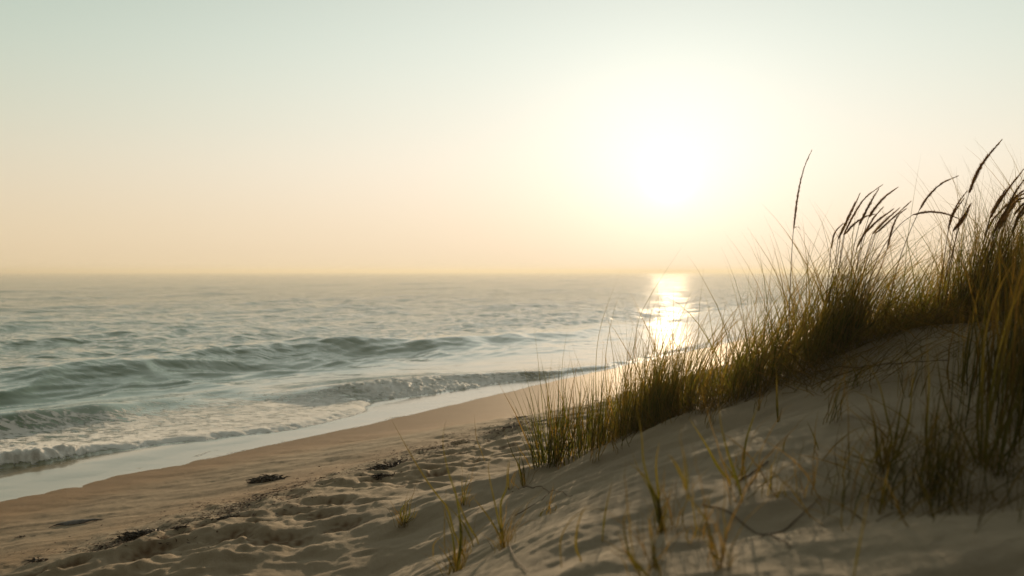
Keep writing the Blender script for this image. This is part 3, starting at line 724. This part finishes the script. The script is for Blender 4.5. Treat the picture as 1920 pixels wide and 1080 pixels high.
# traced plants of the bare sand in front: (label, group base pixel, [ (pixels root first, width m, dry) ])
TUFTS = [
    ('small bushy green tuft on a little mound of lumpy beach sand', (757, 987), [
        ([(755, 986), (751, 963), (760, 947), (775, 932)], .006, .2), ([(757, 987), (763, 958), (765, 940)], .006, .1), ([(760, 985), (774, 969), (780, 946)], .005, .5),
        ([(755, 987), (749, 966), (742, 958)], .004, .7), ([(758, 986), (768, 965), (768, 945)], .006, .1), ([(762, 984), (776, 974), (784, 958)], .005, .8), ([(754, 986), (757, 960), (754, 944)], .005, .3)]),
    ('tuft with one very long thin leaf leaning far left over the damp sand', (858, 1066), [
        ([(855, 1070), (862, 1030), (863, 988), (856, 935), (840, 885), (830, 830), (836, 792)], .007, .25), ([(854, 1070), (839, 1047), (820, 1022)], .005, .7),
        ([(873, 1049), (864, 1027), (850, 997), (839, 955), (819, 930), (794, 894), (764, 844), (730, 782)], .0065, .55), ([(887, 1021), (868, 983), (850, 962), (829, 940)], .006, .35), ([(897, 1016), (879, 988), (864, 955), (849, 915)], .006, .5),
        ([(856, 1066), (848, 1005), (833, 960), (828, 942)], .006, .3), ([(834, 1032), (833, 1000), (837, 912)], .003, .8), ([(812, 1040), (814, 1022), (832, 1003)], .003, .9), ([(858, 1068), (866, 1005), (860, 960)], .007, .3), ([(870, 1026), (873, 1012), (872, 1005)], .006, .9)]),
    ('slim tuft of three tall stems rooted where the dune meets the lumpy sand', (944, 1027), [
        ([(945, 1028), (936, 985), (928, 947), (918, 899), (916, 872), (926, 846)], .0075, .45), ([(942, 1019), (928, 991), (906, 958), (878, 925)], .006, .6), ([(941, 990), (939, 947), (950, 916), (951, 885), (955, 858)], .006, .35), ([(946, 1028), (938, 968), (940, 945)], .006, .6)]),
    ('short sparse tuft standing alone on the lumpy sand', (869, 946), [([(869, 947), (872, 916), (880, 886)], .005, .3), ([(869, 946), (866, 912), (863, 893)], .004, .5), ([(870, 946), (877, 915), (885, 900)], .004, .5)]),
    ('upright yellow green tuft beside the outermost marram clump', (981, 908), [
        ([(981, 908), (975, 880), (961, 852), (944, 808)], .006, .3), ([(982, 908), (974, 872), (978, 838)], .005, .3), ([(980, 908), (970, 870), (952, 845)], .005, .5), ([(984, 906), (980, 870), (968, 835)], .005, .2), ([(954, 915), (953, 890), (957, 862)], .006, .7)]),
    ('thin dead stem standing by the weed line', (909, 862), [([(910, 868), (900, 842), (893, 822), (889, 778)], .004, .95)]),
    ('blurred thick tuft of tall leaves on the sunlit strip of the dune', (1240, 998), [
        ([(1241, 1000), (1227, 944), (1215, 902), (1206, 864), (1203, 819), (1194, 766)], .0080, .35), ([(1238, 990), (1234, 926), (1230, 873), (1236, 832)], .007, .5), ([(1245, 994), (1235, 950), (1214, 902), (1180, 870)], .007, .4),
        ([(1243, 996), (1236, 955), (1240, 900)], .007, .6), ([(1238, 996), (1222, 930), (1196, 880), (1186, 850)], .006, .45)]),
    ('kinked straw coloured stem with a pale broken tip', (1347, 1066), [
        ([(1348, 1068), (1333, 1006), (1321, 973), (1291, 932), (1284, 905), (1282, 858), (1275, 825), (1279, 796)], .006, .75), ([(1284, 908), (1267, 873), (1252, 853)], .006, .7), ([(1289, 930), (1287, 880), (1280, 840)], .005, .5)]),
    ('splayed tuft of three green leaves on the shadow edge of the dune', (1391, 941), [
        ([(1393, 942), (1380, 896), (1365, 852), (1353, 804), (1347, 756)], .0080, .35), ([(1373, 910), (1347, 879), (1324, 837), (1292, 786)], .0075, .4), ([(1391, 893), (1398, 834), (1410, 793), (1426, 752)], .006, .3), ([(1386, 912), (1362, 876), (1345, 860)], .005, .5)]),
    ('single cut reed standing between the dune grass and the sunlit strip', (1458, 804), [([(1459, 805), (1457, 760), (1456, 690)], .008, .6), ([(1462, 803), (1462, 785), (1466, 765)], .004, .8)]),
    ('two short curved leaves on pale rippled sand', (1534, 843), [([(1535, 845), (1523, 813), (1512, 791)], .005, .5), ([(1468, 850), (1472, 828), (1482, 814)], .004, .7)]),
    ('hooked bare stem bending right at its top', (1090, 1059), [([(1091, 1060), (1080, 1027), (1084, 985), (1096, 956), (1110, 950)], .006, .7), ([(1053, 1066), (1052, 1012), (1078, 970), (1120, 956), (1168, 975)], .0035, .85)]),
    ('single straight stem on smooth dune sand', (1129, 1016), [([(1129, 1018), (1135, 964), (1148, 902)], .006, .5)]),
    ('blurred stems rising from the bottom edge of the picture', (1215, 1076), [([(1222, 1090), (1185, 1050), (1173, 1012), (1170, 976), (1183, 942)], .006, .6), ([(1240, 1085), (1226, 1040), (1220, 1000), (1216, 960)], .005, .6), ([(1200, 1084), (1180, 1045), (1130, 1015)], .005, .8)]),
    ('blurred lone blade crossing the bottom edge in the dune shade', (1600, 1078), [([(1600, 1090), (1606, 1050), (1618, 990), (1631, 915)], .006, .6)]),
    ('ragged tuft of broken straw and leaves at the edge of the dark shade', (1660, 880), [
        ([(1645, 880), (1643, 827), (1634, 773), (1622, 740)], .006, .7), ([(1668, 860), (1672, 827), (1662, 780), (1647, 720), (1618, 668)], .007, .5), ([(1672, 858), (1682, 810), (1691, 757), (1703, 705)], .006, .5), ([(1680, 860), (1703, 793), (1710, 727), (1713, 686)], .006, .6),
        ([(1648, 957), (1657, 923), (1668, 868)], .006, .8), ([(1655, 885), (1650, 845), (1660, 800)], .006, .9), ([(1663, 880), (1655, 830), (1638, 800)], .005, .9), ([(1660, 885), (1690, 850), (1740, 820)], .005, .6), ([(1655, 880), (1610, 860), (1560, 842)], .004, .8),
        ([(1650, 888), (1600, 868), (1548, 862)], .004, .8), ([(1666, 880), (1668, 840), (1680, 815)], .006, .8), ([(1665, 885), (1695, 862), (1760, 842)], .005, .7)]),
    ('pair of long dark stems rising out of the deep shade', (1738, 850), [([(1738, 855), (1738, 790), (1742, 723), (1738, 640)], .007, .5), ([(1789, 815), (1767, 740), (1757, 673), (1748, 640)], .006, .6), ([(1752, 850), (1757, 780), (1770, 700)], .005, .6), ([(1751, 975), (1734, 922), (1712, 878)], .005, .8)]),
    ('tall blurred amber leaves close to the camera by the right edge', (1842, 868), [
        ([(1843, 870), (1853, 800), (1870, 723), (1884, 655), (1902, 560), (1926, 470)], .0075, .75), ([(1840, 868), (1841, 773), (1845, 650), (1866, 560), (1900, 495)], .0075, .75), ([(1838, 866), (1832, 760), (1850, 680)], .006, .6), ([(1850, 880), (1880, 790), (1905, 700), (1930, 640)], .007, .55),
        ([(1846, 880), (1895, 780), (1940, 720)], .007, .5), ([(1856, 890), (1910, 830), (1950, 790)], .006, .5), ([(1835, 880), (1800, 800), (1780, 760)], .005, .6), ([(1862, 890), (1872, 780), (1900, 640), (1935, 560)], .0075, .5), ([(1870, 900), (1890, 800), (1925, 700)], .008, .4),
        ([(1848, 875), (1858, 740), (1890, 600), (1930, 520)], .007, .5), ([(1880, 900), (1905, 810), (1915, 690)], .008, .4)]),
]

def build_tufts():
    for label, bpx, leaves in TUFTS:
        base = hit(*bpx) if bpx[1] < 1080 else hit(bpx[0], bpx[1])
        root = empty('grass_tuft', base); tag(root, label, 'grass tuft', 'grass tufts on the bare sand')
        for pts, w, dry in leaves:
            r = hit(*pts[0]) if pts[0][1] < 1100 else None
            y0 = r[1] if r is not None else base[1]
            if abs(y0 - base[1]) > .6: y0 = base[1]; r = at_depth(pts[0][0], pts[0][1], y0)
            B = Blades(); px_blade(B, pts, y0, w * 1.12, dry * .6, rng.uniform(-.06, .06), 18, root=r, tone=rng.uniform(.5, .85))
            B.build('leaf', M_GRASS, root, base)
        if len(leaves) > 2:
            B = Blades(); k = 10 + 3 * len(leaves)
            for i in range(k):
                r = hit(*leaves[rng.integers(len(leaves))][0][0]) if bpx[1] < 1070 else base.copy()
                if abs(r[1] - base[1]) > .6: r = base.copy()
                r[0] += rng.normal(0, .014); r[1] += rng.normal(0, .03); r[2] = ground_z(r[0], r[1]) - .008
                th = abs(rng.normal(.25, .3)); B.add(grown(r, rng.uniform(.04, .17), th, th + abs(rng.normal(.5, .6)), rng.uniform(0, 6.28), 8, .003), rng.uniform(.0016, .0036), rng.uniform(.3, 1), rng.uniform(.5, 1.1), tipdry=.5)
            for i in range(5):
                r = base + np.array([rng.normal(0, .02), rng.normal(0, .03), 0]); r[2] = ground_z(r[0], r[1]) - .008
                th = abs(rng.normal(.3, .2)); B.add(grown(r, rng.uniform(.16, .34), th, th + abs(rng.normal(.6, .5)), rng.normal(0, 1.2), 12, .003), rng.uniform(.0018, .0034), rng.uniform(.4, 1), rng.uniform(.45, .8), tipdry=.5)
            o = B.build('dead_leaves', M_GRASS, root, base); o['label'] = 'short withered shreds round the foot of the tuft'

SMALL = [  # pixel of the root, leaves, height, label
    (1330, 800, 9, .16, 'small withered tuft just under the dune grass, left of the cut reed'),
    (1420, 775, 8, .13, 'tiny tuft of bent shreds at the lower edge of the grass, beside the cut reed'),
    (1120, 868, 12, .14, 'low brown tuft at the foot of the seaward marram clumps'),
    (1165, 850, 9, .16, 'thin drooping tuft on the bare slope between the seaward clumps and the blurred thick tuft'),
    (1560, 800, 14, .20, 'loose tuft on the shaded slope between the two curved leaves and the ragged straw tuft'),
    (1600, 735, 12, .18, 'small dark tuft below the long dead stem on the upper bare patch'),
    (1705, 745, 14, .24, 'thin upright tuft behind the pair of long dark stems'),
    (1800, 720, 16, .26, 'spindly tuft in front of the plumes, behind the amber leaves'),
    (1500, 940, 8, .10, 'very low dark tuft on the shaded sand beyond the long bent stem'),
    (1020, 965, 8, .10, 'sparse sprig on the smooth slope below the straight lying stem'),
    (1300, 1010, 9, .13, 'blurred sprig behind the kinked straw coloured stem'),
    (1440, 935, 8, .14, 'blurred sprig right of the splayed tuft of three green leaves'),
]
def build_small():
    for px, py, n, hgt, label in SMALL:
        base = hit(px, py); root = empty('grass_tuft', base); tag(root, label, 'grass tuft', 'grass tufts on the bare sand')
        for i in range(n):
            B = Blades(); r = base + np.array([rng.normal(0, .018), rng.normal(0, .03), 0]); r[2] = ground_z(r[0], r[1]) - .01
            th = abs(rng.normal(.22, .2)); B.add(grown(r, hgt * rng.uniform(.5, 1.35), th, th + abs(rng.normal(.45, .45)), rng.normal(0, 1.3), 11, .003), rng.uniform(.0022, .0046), rng.uniform(.2, 1), rng.uniform(.5, 1.1), tipdry=.4)
            B.build('leaf', M_GRASS, root, base)

def lying(label, pts, r0, r1, name='twig', cat='twig', group='dead stems lying on the sand'):
    P = []
    for px, py in pts:
        h_ = hit(px, py); P.append(h_)
    P = catmull(P, 24); P[:, 2] = full_height(P[:, 0], P[:, 1])[0] + r0 * 1.2
    c = P.mean(0)
    B = Blades(); B.tube(P, r0, r1, .8, .8, 6)
    o = B.build(name, M_TWIG, None, c); o.location = c
    tag(o, label, cat, group)

def build_twigs():
    lying('short brown stick resting on the edge of the sunlit dune strip', [(1386, 906), (1412, 888), (1440, 869)], .0035, .0022)
    lying('long dark bent stem lying across the shaded dune sand', [(1318, 950), (1380, 972), (1440, 1000), (1482, 1032)], .0021, .0012)
    lying('thin stem lying uphill from the end of the long bent one', [(1427, 1003), (1487, 973), (1538, 934)], .0022, .001)
    lying('straight stem lying flat below the outermost marram clump', [(960, 917), (1013, 919), (1074, 929)], .0024, .0012)
    lying('thin runner trailing down the dune from the slim three stemmed tuft', [(947, 1031), (966, 1054), (988, 1076)], .0024, .0012)
    lying('faint thin runner curving up the dune under the straight stem', [(965, 975), (1000, 955), (1030, 930)], .002, .0012)
    lying('long dead stem under the dune grass by the upper bare patch', [(1530, 702), (1600, 690), (1690, 688), (1780, 684)], .0035, .002)

def seaweed(label, px, py, wpx, hz, n, group='dried seaweed along the tide line', name='seaweed'):
    c = hit(px, py); R = wpx / FX * c[1] * .5
    B = Blades()
    for i in range(n):
        a = rng.uniform(0, 2 * math.pi); rr = R * rng.random() ** .7
        b = c + np.array([math.cos(a) * rr, math.sin(a) * rr * .6, 0])
        fall = 1 - (rr / R) ** 1.5
        b[2] = ground_z(b[0], b[1]) + hz * fall * rng.random() * .75
        L = rng.uniform(.25, .6) * R * .8
        P = grown(b, L, rng.uniform(.9, 1.7), rng.uniform(1.4, 2.8), rng.uniform(0, 2 * math.pi), 8, .004 + .05 * R)
        P[:, 2] = np.maximum(P[:, 2], ground_z(b[0], b[1]) - .004)
        B.add(P, rng.uniform(.04, .10) * R + .003, 1, 1, roll=rng.uniform(0, 3), fold=.5)
    o = B.build(name, M_WEED, None, c); o.location = c
    tag(o, label, 'seaweed', group)

def build_weed():
    seaweed('dark heap of seaweed lying alone on the smooth damp sand', 500, 904, 62, .045, 300)
    seaweed('flat dark heap of seaweed at the edge of the lumpy sand', 728, 878, 60, .03, 240)
    seaweed('small seaweed lump just below the flat dark heap', 715, 897, 40, .025, 120)
    seaweed('loose seaweed lump between two footprints in the tide line', 432, 978, 44, .025, 150)
    seaweed('seaweed scrap on the rim of the deepest pair of footprints', 345, 1000, 36, .02, 90)
    seaweed('wide clump of seaweed caught in the footprints near the bottom left', 262, 1008, 70, .025, 200)
    seaweed('seaweed scrap low on the sand in the bottom left corner', 70, 1056, 40, .02, 36)
    seaweed('tiny dark scrap of weed on bare damp sand at the left edge', 40, 1009, 20, .012, 14)
    seaweed('thin weed scrap on the damp sand beside the dune grass', 972, 787, 34, .012, 34)
    seaweed('weed streak just in front of the outermost marram clump', 962, 806, 40, .010, 40)
    # flat dark strip, slightly mounded
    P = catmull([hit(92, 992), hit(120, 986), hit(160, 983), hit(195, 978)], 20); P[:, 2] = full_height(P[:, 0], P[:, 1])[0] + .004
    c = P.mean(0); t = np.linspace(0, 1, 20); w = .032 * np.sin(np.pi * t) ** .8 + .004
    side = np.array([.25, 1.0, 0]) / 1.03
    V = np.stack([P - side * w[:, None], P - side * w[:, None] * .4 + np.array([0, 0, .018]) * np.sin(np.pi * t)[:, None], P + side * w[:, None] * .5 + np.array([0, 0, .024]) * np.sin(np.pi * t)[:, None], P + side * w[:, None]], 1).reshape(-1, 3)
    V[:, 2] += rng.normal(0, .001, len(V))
    o = link('dark_strip', mesh_np('dark_strip', V - c, grid_faces(20, 4, False)), M_WEED); o.location = c
    tag(o, 'long flat dark strip on the smooth sand at lower left', 'kelp')
    # crumbs of weed strewn along the tide line: nobody could count them
    B = Blades()
    tl = [(150, 1040), (300, 1000), (420, 965), (520, 925), (560, 912), (640, 893), (740, 873), (800, 846), (860, 834), (905, 826), (960, 805), (1000, 785)]
    W = np.array([hit(*p) for p in tl])
    seg = np.linalg.norm(np.diff(W, axis=0), axis=1); cum = np.concatenate([[0], np.cumsum(seg)])
    for i in range(7000):
        t = rng.random() * cum[-1]
        dens = .5 + .5 * math.sin(t * 5.1 + 2 * math.sin(t * 1.7))
        if rng.random() > .25 + .75 * dens ** 2: continue
        x = np.interp(t, cum, W[:, 0]); y = np.interp(t, cum, W[:, 1]); off = rng.normal(0, .085 if rng.random() < .6 else .34)
        x += off * N[0]; y += off * N[1]
        L = rng.uniform(.008, .036); b = np.array([x, y, 0])
        P = grown(b, L, rng.uniform(1.1, 1.7), rng.uniform(1.4, 2.0), rng.uniform(0, 2 * math.pi), 4, .002)
        P[:, 2] = P[:, 2] * .5
        B.add(P, rng.uniform(.004, .013), 1, 1, roll=rng.uniform(0, 3), fold=.3)
    V = np.vstack(B.V); g = full_height(V[:, 0], V[:, 1])[0]
    V[:, 2] = g + .002 + np.clip(V[:, 2], 0, .012)
    B.V = [V]
    o = B.build('seaweed_debris', M_CRUMB); tag(o, 'dark crumbs of dried weed strewn along the tide line', 'seaweed debris', kind='stuff')

# ------------------------------------------------------------------ air, sky, sun, camera
HAZE_DENSITY = .0013
def build_haze():
    x0, x1, y0, y1, z0, z1 = -9000, 9000, -9000, 9000, -32, 5.0
    V = [(x, y, z) for x in (x0, x1) for y in (y0, y1) for z in (z0, z1)]
    F = [(0, 1, 3, 2), (4, 6, 7, 5), (0, 4, 5, 1), (2, 3, 7, 6), (0, 2, 6, 4), (1, 5, 7, 3)]
    me = mesh_np('haze', np.array(V, float), np.array(F), smooth=False)
    m, nt = newmat('sea_haze'); g = NT(nt)
    v = g.n('ShaderNodeVolumePrincipled', {'Color': (.80, .785, .69, 1), 'Density': HAZE_DENSITY, 'Anisotropy': .35})
    g.n('ShaderNodeOutputMaterial', {'Volume': v.outputs[0]})
    tag(link('haze', me, m), 'pale sea haze lying over the water', 'haze', kind='stuff')

def build_world():
    w = bpy.data.worlds.new('World'); scn.world = w; w.use_nodes = True
    nt = w.node_tree; nt.nodes.clear(); g = NT(nt)
    sky = g.n('ShaderNodeTexSky'); sky.sky_type = 'NISHITA'; sky.sun_disc = False
    sky.sun_elevation = SUN_EL; sky.sun_rotation = SUN_AZ; sky.altitude = 0; sky.air_density = 1.0; sky.dust_density = 2.5; sky.ozone_density = 1.0
    # hazy evening air: pale veil over the clear sky, warm at the horizon, with the bright aureole round the sun
    d = g.n('ShaderNodeVectorMath', {0: g.n('ShaderNodeTexCoord').outputs['Generated']}, operation='NORMALIZE').outputs[0]
    z = g.n('ShaderNodeSeparateXYZ', {0: d}).outputs[2]
    el = g.math('MULTIPLY', g.math('ARCSINE', z), 180 / math.pi)
    dt = g.n('ShaderNodeVectorMath', {0: d, 1: tuple(SUN)}, operation='DOT_PRODUCT').outputs['Value']
    th = g.math('MULTIPLY', g.math('ARCCOSINE', g.math('MINIMUM', dt, 1.0)), 180 / math.pi)
    ramp = g.n('ShaderNodeValToRGB', {0: g.math('DIVIDE', el, 90.0, clamp=True)}); cr = ramp.color_ramp; cr.interpolation = 'B_SPLINE'
    stops = [(0, (.66, .52, .33)), (.02, (.70, .555, .355)), (.055, (.66, .575, .415)), (.09, (.58, .575, .445)), (.135, (.48, .555, .46)), (.18, (.385, .465, .385)), (.4, (.30, .32, .275)), (1, (.24, .24, .20))]
    while len(cr.elements) < len(stops): cr.elements.new(.5)
    for e_, (p, c) in zip(cr.elements, stops): e_.position = p; e_.color = (*c, 1)
    back = g.remap(th, 40, 112, 1.0, 0.0)
    base = g.mix(1.0, ramp.outputs[0], g.mix(back, (.150, .132, .105), (1, 1, 1)), 'MULTIPLY')
    def bump(sig, amp, p=2.0):
        return g.math('MULTIPLY', g.math('EXPONENT', g.math('MULTIPLY', g.math('POWER', g.math('DIVIDE', th, sig), p), -1.0)), amp)
    low = g.remap(el, -1.0, 7.0, .55, 1.0)
    wide = g.math('MULTIPLY', bump(29, .335), low)
    col = g.n('ShaderNodeVectorMath', {0: (1.0, .905, .93), 3: wide}, operation='SCALE')
    mid = g.n('ShaderNodeVectorMath', {0: (1.0, .93, .82), 3: g.math('MULTIPLY', bump(7.0, .09), g.remap(el, 0, 4.5, .35, 1.0))}, operation='SCALE')
    core = g.n('ShaderNodeVectorMath', {0: (1.0, .97, .9), 3: g.math('ADD', bump(4.6, .20, 1.35), bump(1.1, .3))}, operation='SCALE')
    def add(a, b): return g.n('ShaderNodeVectorMath', {0: a, 1: b}, operation='ADD').outputs[0]
    clear = g.n('ShaderNodeVectorMath', {0: sky.outputs[0], 3: .012}, operation='SCALE').outputs[0]
    veil = g.n('ShaderNodeVectorMath', {0: add(add(base, col.outputs[0]), add(mid.outputs[0], core.outputs[0])), 3: 10.0}, operation='SCALE').outputs[0]
    bg = g.n('ShaderNodeBackground', {'Color': add(clear, veil), 'Strength': .1})
    g.n('ShaderNodeOutputWorld', {'Surface': bg.outputs[0]})

def build_sun():
    L = bpy.data.lights.new('sun', 'SUN'); L.energy = 4.0; L.angle = math.radians(.6); L.color = (1.0, .74, .46)
    o = bpy.data.objects.new('sun', L); COL.objects.link(o)
    from mathutils import Vector
    o.rotation_euler = Vector(tuple(SUN)).to_track_quat('Z', 'Y').to_euler()

def build_camera():
    c = bpy.data.cameras.new('camera'); o = bpy.data.objects.new('camera', c); COL.objects.link(o)
    o.location = (0, 0, H); o.rotation_euler = (math.pi / 2, 0, 0)
    c.sensor_width = 36; c.lens = FX / 1920 * 36; c.shift_y = -(540 - HY + 2.5) / 1920
    c.clip_start = .02; c.clip_end = 40000
    c.dof.use_dof = True; c.dof.focus_distance = 6.2; c.dof.aperture_fstop = 2.8
    scn.camera = o

build_camera(); build_world(); build_sun(); build_ground(); build_water(); build_haze()
build_ridge_grass(); build_clumps(); build_stalks(); build_hidden_stalks(); build_tufts(); build_small(); build_twigs(); build_weed()

scn.view_settings.view_transform = 'Standard'; scn.view_settings.look = 'None'
scn.view_settings.gamma = 1.0; scn.view_settings.use_curve_mapping = False
scn.cycles.sample_clamp_direct = 1.4
scn.view_settings.exposure = 0.10
